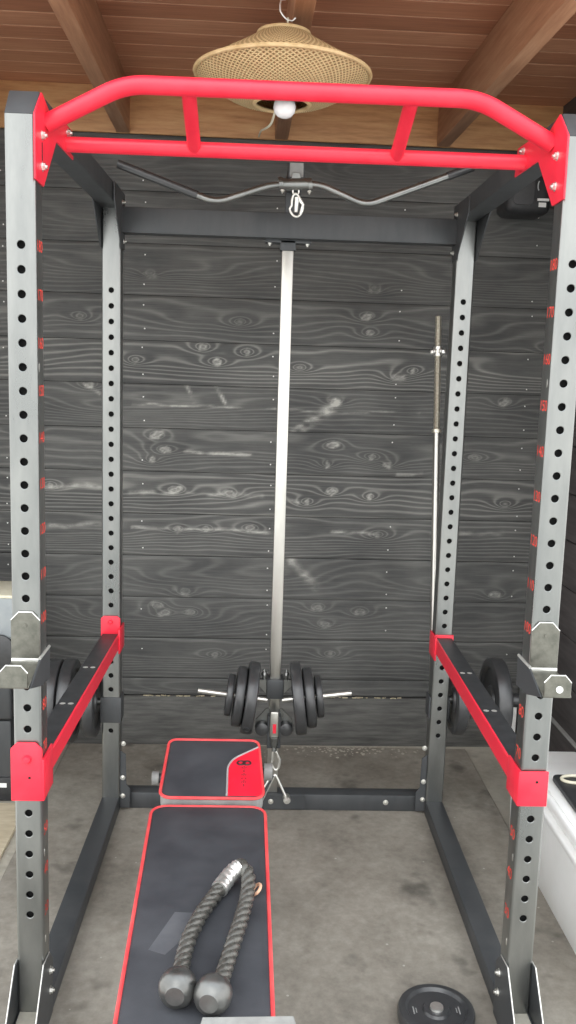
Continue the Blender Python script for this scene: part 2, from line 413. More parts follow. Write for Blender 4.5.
    mi = np.zeros(len(me.polygons), dtype=np.int32); mi[len(F):len(F) + 6] = 1; mi[len(F) + 6:] = 2
    me.polygons.foreach_set('material_index', mi)
    me.polygons.foreach_set('use_smooth', np.ones(len(me.polygons), dtype=bool))
    n = len(allv)
    for nm, arr in (('phase', np.concatenate(PH)), ('light', np.concatenate(LI)), ('tone', np.concatenate(TO))):
        at = me.attributes.new(nm, 'FLOAT', 'POINT'); full = np.zeros(n, dtype=np.float32); full[:len(arr)] = arr; at.data.foreach_set('value', full)
    for k in ('planks', 'gap', 'screw'): me.materials.append(MAT[k])
    o = bpy.data.objects.new('wall_back', me); COL.objects.link(o); room(o)
back_wall()
# kick board at the foot of the back wall, a little proud of the planks
m = MB(); m.box(-150, 134, -1.6, .5, -.8, 20.2, .25); room(m.done('baseboard_back', 'kick', local=True))

# side walls
def side_wall(name, x, sgn):
    m = MB()
    for z, z1 in zip([-.8] + SEAMS[1:], SEAMS[1:] + [262]):
        m.box(min(x, x + sgn * 6), max(x, x + sgn * 6), -112, 0, z + .15, z1 - .15, .25, 1)
    m.mi = 1; m.box(min(x + sgn * .8, x + sgn * 8), max(x + sgn * .8, x + sgn * 8), -112, 0, -.8, 262)
    room(m.done(name, ['side_planks', 'gap'], local=True))
side_wall('wall_right', 107.6, 1); side_wall('wall_left', -150, -1)
m = MB(); m.box(106.3, 107.6, -112, -1.7, -.8, 27.4, .15); room(m.done('baseboard_right', 'side_planks', local=True))
m = MB(); m.box(106.0, 107.7, -112, -1.7, 27.4, 28.0, .1, 1); room(m.done('trim_1', 'grime', local=True))

# ceiling boards, rafters, wall-plate beam
def ceiling():
    m = MB(); lay = m.bm.faces.layers.float.new('tone')
    y = 0.; rnd = random.Random(5)
    while y > -170:
        n0 = len(m.bm.faces)
        m.mi = 0; m.box(-150, 134, y - 11.6, y - .12, 260, 262, .35, 1)
        m.bm.faces.ensure_lookup_table(); t = rnd.uniform(-.6, .6)
        for f in m.bm.faces[n0:]: f[lay] = t
        m.mi = 1; m.box(-150, 134, y - .26, y + .0, 260.02, 261.9)  # pale strip at each joint, a painted highlight on the bevel
        y -= 11.75
    m.mi = 2; m.box(-152, 136, -171, 2, 262, 266)
    o = m.done('ceiling', ['ceil', 'painted_lit_edge', 'gap'], local=True); room(o)
ceiling()
m = MB(); m.box(-150, 134, -1.2, .4, 243.1, 260, .3); room(m.done('beam_back', 'header', local=True))
for k, x in enumerate((-121, -61, -1.0, 61.5, 121)):
    m = MB(); m.box(x - 2.5, x + 2.5, -175, -1.3, 243.1, 259.9, .35); room(m.done('beam_rafter_%d' % (k + 1), 'rafter', local=True))

# rubber floor the rack stands on, plywood at the left
m = MB(); m.box(-82.4, 84, -175, 168.5, -.8, 0, .2, 1)
tag(m.done('floor_mat', 'mat'), 'large worn dark grey rubber mat covering the floor under the power rack', 'floor mat')
m = MB(); m.box(-140, -86, 58, 114, -.8, .4, .1, 1)
tag(m.done('plywood_sheet', 'ply'), 'pale yellowish plywood sheet lying on the floor at the left edge', 'board')
m = MB(); rnd = random.Random(9)
for i in range(46):
    x = rnd.choice((rnd.uniform(-52, -22), rnd.uniform(25, 60))); y = wall_y(x) - 1.5 + rnd.uniform(-.0, .7)
    a = rnd.uniform(0, 3); l = rnd.uniform(.4, 1.5)
    c = Vector((x, y, 20.35)); d = Vector((math.cos(a), math.sin(a) * .3, 0)) * l
    m.hexa([c - d + Vector((0, -.2, 0)), c + d + Vector((0, -.2, 0)), c + d + Vector((0, .2, 0)), c - d + Vector((0, .2, 0)), c - d + Vector((0, -.2, .3)), c + d + Vector((0, -.2, .3)), c + d + Vector((0, .2, .3)), c - d + Vector((0, .2, .3))])
o = m.done('wood_crumbs', 'crumb'); tag(o, 'scattered pale wood crumbs along the ledge at the foot of the back wall', 'crumbs'); o['kind'] = 'stuff'
m = MB()
for i in range(240):
    x = rnd.gauss(34, 13); y = rnd.uniform(0, 1); y = wall_y(x) - 2.2 - abs(rnd.gauss(0, 5)); r = rnd.uniform(.15, .8)
    if y > wall_y(x) - 2: continue
    zz = -.8 if y > 168.5 else 0
    m.lathe([(0, r * .35), (r * .6, r * .25), (r, 0)], (x, y, zz), seg=6)
o = m.done('dirt', 'concrete'); tag(o, 'pale crumbled dirt on the floor along the foot of the back wall', 'dirt'); o['kind'] = 'stuff'

# ------------------------------------------------------------------ power rack
rack = thing('power_rack', (0, 55, 0), 'black steel power rack with red pull-up bar and chrome cable post standing on the mat', 'power rack')
YB = 109.3
def upright(x0, y0, z0, z1, holes, numbers=None, inner=None, name='upright'):
    x1, y1 = x0 + 6.2, y0 + 6; r = .55; m = MB(); bm = m.bm; n0 = len(bm.faces)
    xa, xb = x0 + r, x1 - r
    def col(pts):
        return [[bm.verts.new((x, y, z)) for (x, y) in pts] for z in (z0, z1)]
    prof = []
    for (cx, cy, a0) in ((x1 - r, y0 + r, 270), (x1 - r, y1 - r, 0), (x0 + r, y1 - r, 90), (x0 + r, y0 + r, 180)):
        for i in range(4):
            t = math.radians(a0 + 30 * i); prof.append((cx + r * math.cos(t), cy + r * math.sin(t)))
    lo, hi = col(prof)
    for i in range(len(prof) - 1): bm.faces.new([lo[i], lo[i + 1], hi[i + 1], hi[i]])
    bm.faces.new(hi); bm.faces.new(lo[::-1])
    zs = [z0] + [h + d for h in holes for d in (-2.5, 2.5)] + [z1]
    def quad(za, zb):
        if zb - za > .01: bm.faces.new([bm.verts.new(p) for p in ((xa, y0, za), (xb, y0, za), (xb, y0, zb), (xa, y0, zb))])
    holes = sorted(holes); quad(z0, holes[0] - 2.5); quad(holes[-1] + 2.5, z1)
    cx = (xa + xb) / 2; hw = (xb - xa) / 2; K = 16; hr = .86
    for h in holes:
        out = []; inn = []; mid = []; dp = []
        for k in range(K):
            t = 2 * math.pi * (k + .5) / K; c, s = math.cos(t), math.sin(t); q = max(abs(c) / hw, abs(s) / 2.5)
            out.append(bm.verts.new((cx + c / q, y0, h + s / q)))
            inn.append(bm.verts.new((cx + c * (hr + .1), y0, h + s * (hr + .1))))
            mid.append(bm.verts.new((cx + c * hr, y0 + .08, h + s * hr)))
            dp.append(bm.verts.new((cx + c * hr, y0 + .35, h + s * hr)))
        for k in range(K):
            j = (k + 1) % K
            bm.faces.new([out[k], out[j], inn[j], inn[k]]); bm.faces.new([inn[k], inn[j], mid[j], mid[k]]); bm.faces.new([mid[k], mid[j], dp[j], dp[k]])
        cs = [(-hw, -2.5), (hw, -2.5), (hw, 2.5), (-hw, 2.5)]
        # corner triangles that the ring leaves open
        for (sx, sz) in cs:
            near = sorted(out, key=lambda v: (v.co.x - cx - sx) ** 2 + (v.co.z - h - sz) ** 2)[:2]
            bm.faces.new([near[0], near[1], bm.verts.new((cx + sx, y0, h + sz))])
    m._mark(n0)
    m.mi = 2; m.box(xa + .2, xb - .2, y0 + 1.6, y0 + 1.7, z0 + 1, z1 - 1)      # near-black sheet painting the shade inside the tube behind the holes
    if numbers:
        m.mi = 3
        xf, sg = (x1, 1) if inner > 0 else (x0, -1)
        for zz in (23.0, 44.6, 155.0):
            m.prism([(.35 * math.cos(a), .95 * math.sin(a)) for a in np.linspace(0, 2 * math.pi, 13)[:-1]], (xf, y0 + 1.6, zz), (0, 1, 0), (0, 0, 1), (sg, 0, 0), .05)
        m.mi = 1
        for n in numbers:
            if inner > 0: m.text(str(n), (x1 + .04, y0 + 3.0, n), (0, 1, 0), (0, 0, 1), 3.4 if n > 99 else 3.7, .0)
            else: m.text(str(n), (x0 - .04, y0 + 3.0, n), (0, -1, 0), (0, 0, 1), 3.4 if n > 99 else 3.7, .0)
    bmesh.ops.remove_doubles(bm, verts=bm.verts, dist=.002)
    bm.normal_update()
    for f in bm.faces:
        if f.normal.y > .9 and abs(f.calc_center_median().y - y0) < .01: f.normal_flip()
    o = m.done(name, ['frame', 'number', 'gap', 'zinc'], rack, recalc=False)
    for p in o.data.polygons:
        if abs(p.normal.y) > .99: p.use_smooth = False
    return o
HO = [30 + 5 * k for k in range(31)]
upl = upright(-60.6, 0, 5.2, 205.6, HO, range(30, 181, 10), +1)
upr = upright(54.6, 0, 5.2, 205.6, HO, range(30, 181, 10), -1)
ubl = upright(-59.4 + .35, YB, 5.2, 205.6, HO)
ubr = upright(55.6 + .35, YB, 5.2, 205.6, HO)
BL, BR = -59.05, 55.95       # left edges of the back uprights

for sx, x0, xb in ((-1, -60.6, BL), (1, 54.6, BR)):
    m = MB(); y0, y1 = -11.5, YB + 7
    m.hexa([(x0, y0, 0), (x0 + 6.2, y0, 0), (xb + 6.2, y1, 0), (xb, y1, 0), (x0, y0, 5.2), (x0 + 6.2, y0, 5.2), (xb + 6.2, y1, 5.2), (xb, y1, 5.2)], .35)
    br = m.done('base_rail', 'frame_dark', rack)
    m = MB(); m.box(x0 + .5, x0 + 5.7, -11.2, -.1, 5.2, 5.32); m.done('dust', 'concrete', br)
    # flat foot plates clasping rail and front upright
    for side in (-1, 1):
        xx = x0 - .45 if side < 0 else x0 + 6.2
        poly = [(-11.8, .4), (6.8, .4), (7.5, 14.2), (4.4, 17.6), (-1.6, 18.4), (-9.4, 9.6)]
        m = MB(); m.prism(poly, (xx, 0, 0), (0, 1, 0), (0, 0, 1), (1, 0, 0), .45, .1, 1)
        m.mi = 1
        pe = [(-11.8, .4), (-9.4, 9.6), (-1.6, 18.4), (4.4, 17.6)]
        m.tube([(xx + .22, a - .05, b + .05) for a, b in pe], .15, 6)
        fp = m.done('foot_plate', ['frame_dark', 'worn'], rack)
        if side == -sx:
            for (by, bz) in ((4.0, 13.2), (4.0, 8.0)):
                m = MB(); m.hexbolt((xx + (.45 if side > 0 else 0), by, bz), (side, 0, 0), .75, .55); m.done('bolt', 'zinc', fp)
    # small oval slots seen as pale marks on the inner faces
    # corner plate between back upright and lower crossbeam
    xi = xb + 6.2 if sx < 0 else xb
    d = 1 if sx < 0 else -1
    m = MB(); m.prism([(0, 1), (3.4 * d, 1), (3.6 * d, 8), (2.2 * d, 10), (2.0 * d, 21), (0, 22.5)], (xi, YB + .9, 0), (1, 0, 0), (0, 0, 1), (0, 1, 0), .4, .08, 1)
    cp = m.done('corner_plate', 'frame_dark', rack)
    for z in (5.5, 12.3, 24.5):
        m = MB(); m.hexbolt((xi + d * 1.0, YB + (.9 if z < 20 else 2), z), (0, -1, 0), .7, .5); m.done('bolt', 'zinc', cp)
    # top side rail, mitred at the front
    m = MB(); b2 = [(-.0, 205.6), (YB + 6, 205.6), (YB + 6, 211.2), (4.4, 211.2)]
    m.hexa([(x0, 0, 205.6), (x0 + 6.2, 0, 205.6), (xb + 6.2, YB + 6, 205.6), (xb, YB + 6, 205.6), (x0, 4.4, 211.2), (x0 + 6.2, 4.4, 211.2), (xb + 6.2, YB + 6, 211.2), (xb, YB + 6, 211.2)], .2, 1)
    m.done('top_rail', 'frame_dark', rack)
    for side in (-1, 1):
        xx = xb - .4 if side < 0 else xb + 6.2
        m = MB(); m.prism([(-16, 211), (-16, 206), (-1.0, 193.2), (6, 193.2), (6, 211)], (xx, YB, 0), (0, 1, 0), (0, 0, 1), (1, 0, 0), .4, .08, 1)
        gp = m.done('gusset_plate', 'frame_dark', rack)
        if side == -sx:
            for (by, bz) in ((.5, 207.6), (2.5, 204.6), (3.2, 195.8)):
                m = MB(); m.hexbolt((xx + (.4 if side > 0 else 0), YB + by, bz), (side, 0, 0), .6, .5); m.done('bolt', 'zinc', gp)
# crossbeams at the back
m = MB(); m.box(BL + 6.2, BR, YB + 2.6, YB + 8.6, .1, 6.0, .3); lc = m.done('lower_crossbeam', 'frame_dark', rack)
m = MB(); m.box(-5.5, 13, YB + 2.2, YB + 2.6, .5, 5.8, .1, 1); m.done('joining_plate', 'frame_dark', lc)
for x in (.6, 42.0):
    m = MB(); m.hexbolt((x, YB + (2.2 if x < 13 else 2.6), 3.4), (0, -1, 0), .75, .4); m.done('bolt', 'zinc', lc)
m = MB(); m.box(BL + 6.2, BR, YB, YB + 6, 198.2, 206.2, .3); uc = m.done('upper_crossbeam', 'frame_dark', rack)
# chrome guide post with its top bracket
PX, PY = 1.0, 115.2
m = MB(); m.box(PX - 1.9, PX + 1.9, PY - 1.9, PY + 1.9, 6.0, 197.6, .3); m.done('guide_post', 'chrome', rack)
m = MB(); m.box(PX - 2.6, PX + 2.6, PY - 2.6, PY + 2.6, 194.8, 198.2, .3); m.box(PX - 7.5, PX + 7.5, PY - 2.6, PY + 2.4, 197.2, 198.3, .15)
pb = m.done('post_bracket', 'frame_dark', rack)
for x in (-6, 6.4):
    m = MB(); m.hexbolt((PX + x, PY - 1.2, 197.2), (0, 0, -1), .6, .4); m.done('bolt', 'zinc', pb)
# pulley arm above the crossbeam reaching forward
AX = 2.1
m = MB(); m.box(AX - 2.4, AX + 2.4, 87, YB + 6, 212.4, 217.2, .3)
m.box(AX - 2.4, AX + 2.4, YB + .6, YB + 5.4, 205.8, 213, .2)
pa = m.done('pulley_arm', 'frame_dark', rack)
m = MB(); m.box(AX - 2.0, AX + 2.0, 86.8, 87.05, 212.8, 216.8, .05, 1); m.done('end_cap', 'pad_side', pa)

# multi-grip pull-up bar
Y1, Y2, Z1, Z2 = 8, 29.5, 214.3, 206.6
m = MB(); m.tube(arc([(-54.2, 9, 206.0), (-37.4, Y1, Z1), (37.6, Y1, Z1), (54.4, 9, 206.0)], 4.5, 8), 1.9, 20)
pu = m.done('pull_up_bar', 'red', rack)
m = MB(); m.tube([(-54.2, Y2, Z2), (54.4, Y2, Z2)], 1.75, 18); m.done('rear_tube', 'red', pu)
for x in (-24.2, 23.4):
    m = MB(); m.tube([(x, Y1, Z1), (x, Y2, Z2)], 1.6, 16); m.done('grip_handle', 'red', pu)
for sx, xx in ((-1, -54.4), (1, 54.2)):
    poly = [(5, 211.2), (-1.3, 205.6), (-1.3, 192.9), (6, 192.6), (18.8, 204.6), (38, 204.9), (36.6, 211.4), (23, 210.9), (14.5, 208.6)]
    m = MB(); m.prism(poly, (xx, 0, 0), (0, 1, 0), (0, 0, 1), (.4 / .4, 0, 0), .4 if sx < 0 else .4, .1, 1)
    mp = m.done('mounting_plate', 'red', pu)
    xf = xx + .4 if sx < 0 else xx
    for (by, bz) in ((4.6, 202.6), (4.6, 196.4), (31, 209.4)):
        m = MB(); m.hexbolt((xf, by, bz), (-sx, 0, 0), .78, .6); m.done('bolt', 'zinc', pu)
    if sx < 0:
        m = MB(); m.box(xf - .02, xf + .04, 4.3, 4.9, 197.6, 201.2); m.done('slot', 'gap', pu)

# weight storage pegs on the back uprights
for sx, xb in ((-1, BL), (1, BR)):
    m = MB(); z0, z1 = (34.4, 42.6) if sx < 0 else (36, 44)
    if sx < 0: m.box(xb - .5, xb + 6.7, YB - .5, YB + 6.5, z0 - 1.4, z1 - .4, .25)
    else:
        m.box(xb - .6, xb, YB + .6, YB + 6.6, z0, z1, .2); m.box(xb + 6.2, xb + 6.8, YB + .6, YB + 6.6, z0, z1, .2); m.box(xb - .6, xb + 6.8, YB + 6.05, YB + 6.7, z0, z1, .2)
    ho = m.done('plate_holder', 'frame_dark', rack)
    zc = 39.5 if sx < 0 else 42.5
    x0 = xb - .5 if sx < 0 else xb + 6.7
    m = MB(); m.cyl((x0, YB + 3, zc), (x0 + sx * 27, YB + 3, zc), 1.25, seg=18); m.done('storage_peg', 'frame', ho)
    m = MB(); m.cyl((x0 + sx * 20, YB + 3, zc), (x0 + sx * 27.4, YB + 3, zc), 2.5, seg=20); m.done('rubber_sleeve', 'rubber', ho)
    pegs = None

# weight carriage that slides on the chrome post
CY = 112.6
m = MB(); m.box(PX - 3.0, PX + 3.0, CY - 1, PY + 3, 41.6, 48.6, .35)
m.box(PX - 2.4, PX + 2.4, CY - 2.6, PY + 2.4, 24, 36, .4)
wc = m.done('weight_carriage', 'frame_dark', rack)
for d in (-1, 1):
    m = MB(); m.prism([(0, 48.4), (3.9 * d, 48.4), (3.9 * d, 47.4), (0, 43.2)], (PX + 3 * d, CY, 0), (1, 0, 0), (0, 0, 1), (0, 1, 0), .6, .08, 1); m.done('carriage_gusset', 'frame', wc)
    m = MB(); m.cyl((PX + 3.9 * d, CY + .3, 48.4), (PX + 3.9 * d, CY + .3, 50.2), .7, seg=14); m.cyl((PX + 3.9 * d, CY + .3, 50.2), (PX + 3.9 * d, CY + .3, 51.2), 1.05, .8, seg=14); m.cyl((PX + 3.9 * d, CY + .3, 51.2), (PX + 3.9 * d, CY + .3, 52.2), .4, .15, seg=10)
    m.done('bumper_bolt', 'frame', wc)
    sl = math.tan(math.radians(7))
    m = MB(); p0 = (PX + 2.6 * d, CY, 41.0); p1 = (PX + 27.0 * d, CY, 41.0 + 24.4 * sl)
    m.cyl(p0, p1, .85, seg=16); m.done('loading_pin', 'zinc', wc)
    # rollers at the foot of the carriage
    m = MB(); q = Vector((PX + 4.3 * d, CY - 3.2, 31))
    m.lathe([(0, 0), (1.3, 0), (2.3, .5), (2.35, 3), (1.4, 3.6), (0, 3.6)], q, (0, 1, 0), 22); m.done('roller', 'rubber', wc)
    m = MB(); m.prism([(1.6 * d, 37.5), (2.8 * d, 37.8), (6.6 * d, 33.5), (6.8 * d, 28.8), (5 * d, 28), (2 * d, 28.4)], (PX, CY + .2, 0), (1, 0, 0), (0, 0, 1), (0, 1, 0), .5, .1, 1); m.done('roller_bracket', 'frame', wc)
m = MB(); m.box(PX - 1.6, PX + 1.6, CY - 3.9, CY - 2.9, 28.5, 38, .6, 3); ch = m.done('front_plate', 'chrome', wc)
m = MB(); m.box(PX - .5, PX + .7, CY - 4.05, CY - 3.8, 30.2, 33.6, .08, 1); m.done('red_latch', 'red', wc)
m = MB(); m.cyl((PX + .2, CY - 3.6, 28.6), (PX + .2, CY - 3.6, 25.2), 1.5, 1.1, seg=18); m.cyl((PX + .2, CY - 3.6, 25.2), (PX + .2, CY - 3.6, 23.6), .7, .9, seg=14); m.done('cable_stop', 'frame', wc)

# ------------------------------------------------------------------ hooks and safety bars
def j_hook(x0, flip, label):
    t = thing('j_hook', (x0 + 3.1, 0, 88), label, 'bar hook', 'hooks on the front uprights')
    s_in = 1 if flip < 0 else -1                      # direction of the inner side
    xi = x0 + 6.2 if flip < 0 else x0
    m = MB(); w = 6.3
    m.prism([(0, 91.2), (w, 91.2), (w, 100.3), (w - 1.7, 102.1), (1.7, 102.1), (0, 100.3)], (x0 - .05, -.75, 0), (1, 0, 0), (0, 0, 1), (0, 1, 0), .5, .12, 1)
    m.mi = 1; m.tube([(x0 - .02, -.5, 100.3), (x0 + 1.66, -.5, 102.12), (x0 + 4.55, -.5, 102.12), (x0 + 6.22, -.5, 100.3)], .17, 6)
    m.done('back_plate', ['hook', 'worn'], t)
    m = MB(); m.box(x0 - .05, x0 + 6.25, -1.0, -.2, 90.6, 91.8, .2); m.done('worn_edge', 'worn', t)
    m = MB(); m.hexa([(x0, -11, 88.4), (x0 + 6.2, -11, 88.4), (x0 + 6.2, -.3, 90.6), (x0, -.3, 90.6), (x0, -11, 89), (x0 + 6.2, -11, 89), (x0 + 6.2, -.3, 91.3), (x0, -.3, 91.3)], .1, 1)
    m.done('shelf', 'hook', t)
    sh = .0
    m = MB(); m.prism([(0, 88.6), (5.9, 88.6), (5.9, 91.8), (4.5, 93.4), (1.4, 93.4), (0, 91.8)], (x0 + .1, -11.2, 0), (1, 0, 0), (0, 0, 1), (0, 1, 0), .55, .12, 1)
    m.mi = 1; m.tube([(x0 + .1, -10.95, 91.8), (x0 + 1.5, -10.95, 93.42), (x0 + 4.6, -10.95, 93.42), (x0 + 6.0, -10.95, 91.8)], .17, 6)
    lip = m.done('front_lip', ['hook', 'worn'], t)
    if flip > 0:
        m = MB(); m.cyl((x0 + 3.4, -11.2, 90.4), (x0 + 3.4, -11.45, 90.4), .75, seg=18); m.done('white_sticker', 'white', lip)
    xa = xi if s_in > 0 else xi - .5
    m = MB(); m.prism([(-11, 88.5), (-.4, 85.4), (6.8, 85.0), (7.2, 91.9), (-1.8, 92.0)], (xa, 0, 0), (0, 1, 0), (0, 0, 1), (1, 0, 0), .5, .1, 1)
    sp = m.done('side_plate', 'frame_dark', t)
    m = MB(); m.tube([(xa + .25, -2.0, 92.1), (xa + .25, 7.3, 92.1)], .34, 8); m.done('worn_edge', 'worn', sp)
    m = MB(); m.hexbolt((x0 + 3.1, -.75, 99.2), (0, -1, 0), .35, .2, False); m.done('pin', 'hook', t)
j_hook(-60.6, -1, 'grey metal bar hook on the front upright at the left')
j_hook(54.6, 1, 'grey metal bar hook with round white sticker on the front upright at the right')

def safety(sx, z0, label):
    """z0: underside of front bracket"""
    xf = -60.6 if sx < 0 else 54.6; xb = BL if sx < 0 else BR
    zt = 65.9 if sx < 0 else 65.4
    t = thing('safety_bar', (xf + 3.1, 55, z0), label, 'safety bar', 'safety bars between front and back uprights')
    # beam between the uprights
    ya, yb = 6.6, YB - .9
    zb = 65.2 if sx < 0 else 66.0
    m = MB()
    m.hexa([(xf + .3, ya, zt - 5.6), (xf + 5.8, ya, zt - 5.6), (xb + 5.8, yb, zb - 5.6), (xb + .3, yb, zb - 5.6), (xf + .3, ya, zt), (xf + 5.8, ya, zt), (xb + 5.8, yb, zb), (xb + .3, yb, zb)], .15, 1)
    m.done('beam', 'plastic', t)
    # red side strip facing the middle
    xi_f = xf + 5.8 if sx < 0 else xf + .3; xi_b = xb + 5.8 if sx < 0 else xb + .3
    a, b = (0, .6) if sx < 0 else (-.6, 0)
    m = MB()
    m.hexa([(xi_f + a, ya - 1, zt - 4.6), (xi_f + b, ya - 1, zt - 4.6), (xi_b + b, yb, zb - 4.6), (xi_b + a, yb, zb - 4.6), (xi_f + a, ya - 1, zt + .3), (xi_f + b, ya - 1, zt + .3), (xi_b + b, yb, zb + .3), (xi_b + a, yb, zb + .3)], .12, 1)
    m.done('side_strip', 'red', t)
    for yy in (41, 72):
        f = (yy - ya) / (yb - ya); zz = zt + (zb - zt) * f; xo = xf + (xb - xf) * f
        for q in (1.8, 4.0):
            m = MB(); m.lathe([(0, .14), (.55, .1), (.8, 0)], (xo + q, yy, zz), seg=12); m.done('rivet', 'worn', t)
    # front bracket: folded plate round the front upright
    m = MB(); top = 72.2 if sx < 0 else 67.0; ch = 1.5
    x0, x1 = (xf - .6, xf + 6.5) if sx < 0 else (xf - .4, xf + 6.3)
    m.prism([(x0, z0), (x1, z0), (x1, top - ch), (x1 - ch, top), (x0 + ch, top), (x0, top - ch)] if sx < 0 else [(x0, z0), (x1, z0), (x1, top), (x0, top)], (0, -.8, 0), (1, 0, 0), (0, 0, 1), (0, 1, 0), .6, .25, 2)
    xs = xf + 6.22 if sx < 0 else xf - .65
    m.box(xs, xs + .6, -.7, 8.6, z0, top - 4 if sx < 0 else top, .2)
    fb = m.done('front_bracket', 'red', t)
    if sx < 0:
        m = MB(); m.lathe([(0, 1.0), (.7, .9), (1.0, .3), (1.0, 0)], (xf + 3.1, -.8, 68.3), (0, -1, 0), 20); m.done('pin', 'red', fb)
    m = MB(); m.cyl((xf + 3.6, -.82, z0 + (5.6 if sx < 0 else 6)), (xf + 3.6, -.86, z0 + (5.6 if sx < 0 else 6)), .32, seg=12); m.done('hole', 'gap', fb)
    # back bracket
    m = MB()
    if sx < 0:
        m.prism([(xb - .2, 62.5), (xb + 6.4, 62.5), (xb + 6.4, 70.6), (xb + 5.4, 71.4), (xb + .8, 71.4), (xb - .2, 70.6)], (0, YB - .75, 0), (1, 0, 0), (0, 0, 1), (0, 1, 0), .6, .2, 2)
        m.box(xb + 6.25, xb + 6.9, YB - 4.5, YB + 5.5, 59.2, 67.6, .2)
    else:
        m.box(xb - .2, xb + 6.4, YB - .75, YB - .15, 62.5, 67.0, .2)
        m.box(xb - .75, xb - .1, YB - 4.5, YB + 5.5, 58.8, 67.0, .2)
    bb = m.done('back_bracket', 'red', t)
    if sx < 0:
        m = MB(); m.lathe([(0, .7), (.6, .6), (.8, .2), (.8, 0)], (xb + 3.1, YB - .75, 69.3), (0, -1, 0), 18); m.done('pin', 'red', bb)
safety(-1, 58.3, 'safety bar at the left, its red front bracket tall with a rounded top and pin')
safety(1, 58.5, 'safety bar at the right, its red front bracket lower and square')

# ------------------------------------------------------------------ weight plates
def plate_mesh(R, T, bore=1.5):
    m = MB(); h = T / 2; e = min(.8, T * .22)
    pr = [(bore, -h * .9), (R * .32, -h * .9), (R * .36, -h * .55), (R * .74, -h * .55), (R * .80, -h), (R - e, -h), (R - e * .3, -h + e * .35), (R, -h + e), (R, h - e), (R - e * .3, h - e * .35), (R - e, h), (R * .80, h), (R * .74, h * .55), (R * .36, h * .55), (R * .32, h * .9), (bore, h * .9)]
    m.lathe(pr, (0, 0, 0), (1, 0, 0), 48, close=True)
    return m
def plate(R, T, loc, rot, label, group, plug=False, chip=False):
    t = thing('weight_plate', loc, label, 'weight plate', group)
    ORG[t.name] = (0, 0, 0)
    plate_mesh(R, T).done('disc', 'rubber', t)
    if plug:
        m = MB(); a = math.radians(-38)
        c = Vector((0, -R * math.cos(a), R * math.sin(a))); ax = c.normalized()
        m.lathe([(1.25, -.1), (1.25, .22), (.95, .25), (.9, .1), (0, .1)], c, ax, 20); m.done('filler_plug', 'plastic', t)
    t.rotation_euler = rot; return t
GC = 'plates on the weight carriage pins'
ta = math.radians(7); sl = math.tan(ta)
for side, d, rot in (('left', -1, ta), ('right', 1, -ta)):
    for R, T, off, word in ((12.7, 3.9, 8.3, 'largest black weight plate on the %s pin of the carriage, nearest the chrome post'), (10.6, 3.4, 12.2, 'middle-sized black weight plate on the %s pin of the carriage'), (7.4, 2.4, 15.6, 'smallest black weight plate on the %s pin of the carriage, outermost')):
        if d < 0: off += .3
        plate(R, T, (PX + d * off, CY, 41.0 + (off - 2.6) * sl), (0, rot, 0), word % side, GC, plug=(d < 0 and R > 12))
zc = 39.5
plate(12.3, 4.0, (BL - 3.6, YB + 3, zc), (0, 0, 0), 'black weight plate on the left storage peg, next to the back upright', 'plates on the left storage peg')
plate(14.6, 4.4, (BL - 11.6, YB + 3, zc), (0, 0, 0), 'larger black weight plate on the left storage peg, second from the upright', 'plates on the left storage peg')
plate(14.6, 4.4, (BL - 16.4, YB + 3, zc), (0, 0, 0), 'larger black weight plate on the left storage peg, farthest from the upright', 'plates on the left storage peg')
zc = 42.5
plate(12.3, 4.0, (BR + 9.6, YB + 3, zc), (0, 0, 0), 'black weight plate on the right storage peg, next to the back upright', 'plates on the right storage peg')
plate(14.8, 5.2, (BR + 23.4, YB + 3, zc), (0, 0, 0), 'larger black weight plate on the right storage peg, farthest from the upright', 'plates on the right storage peg')
# plate lying on the floor
t = plate(9.4, 3.6, (39.4, 4.2, 1.8), (0, math.radians(-90), math.radians(20)), 'small round black weight plate lying flat on the mat by the right front upright', None)
m = MB(); m.cyl((.6, 0, 0), (2.2, 0, 0), 1.8, 1.6, seg=20); m.cyl((.4, 0, 0), (.9, 0, 0), 2.6, seg=24); m.done('metal_hub', 'zinc', t)
for k in range(3):
    m = MB(); a = math.radians(90 * k + 70); c = Vector((1.0, math.cos(a) * 5.6, math.sin(a) * 5.6)); tx = Vector((0, -math.sin(a), math.cos(a))); ra = Vector((0, math.cos(a), math.sin(a)))
    m.prism([(-1.3, -.15), (1.3, -.15), (1.3, .15), (-1.3, .15)], c, tx, ra, (1, 0, 0), .08)
    m.prism([(-.8, -.75), (.8, -.75), (.8, -.55), (-.8, -.55)], c, tx, ra, (1, 0, 0), .08)
    m.done('raised_mark', 'pad_side', t)

# ------------------------------------------------------------------ lat bar, carabiners, foot strap bar
LY = 86
t = thing('lat_pulldown_bar', (2, LY, 205), 'black wavy lat pulldown bar hanging at the top of the chrome post', 'lat bar')
m = MB(); pts = arc([(-49.9, LY, 214.2), (-21.5, LY, 204.4), (-5.2, LY, 210.1), (9.0, LY, 210.8), (23.0, LY, 205.2), (54.0, LY, 217.2)], 3.5, 7)
m.tube(pts, 1.0, 14); m.done('bar', 'frame', t)
for a, b in (((-49.9, LY, 214.2), (-27, LY, 206.35)), ((54, LY, 217.2), (47, LY, 214.5))):
    m = MB(); A, B = Vector(a), Vector(b); A2 = A + (A - B).normalized() * .5
    m.cyl(A2, B, 1.25, seg=16); m.done('rubber_grip', 'rubber', t)
m = MB(); m.cyl((-2.8, LY, 210.3), (6.6, LY, 210.7), 1.75, seg=20)
for x in (-2.6, 6.0): m.cyl((x - .5, LY, 210.4), (x + .7, LY, 210.6), 1.95, seg=20)
m.prism([(-1.5, 0), (1.5, 0), (1.1, 2.2), (-1.1, 2.2)], (2, LY - .4, 211.6), (1, 0, 0), (0, 0, 1), (0, 1, 0), .9, .1, 1)
sl_ = m.done('sleeve', 'frame', t)
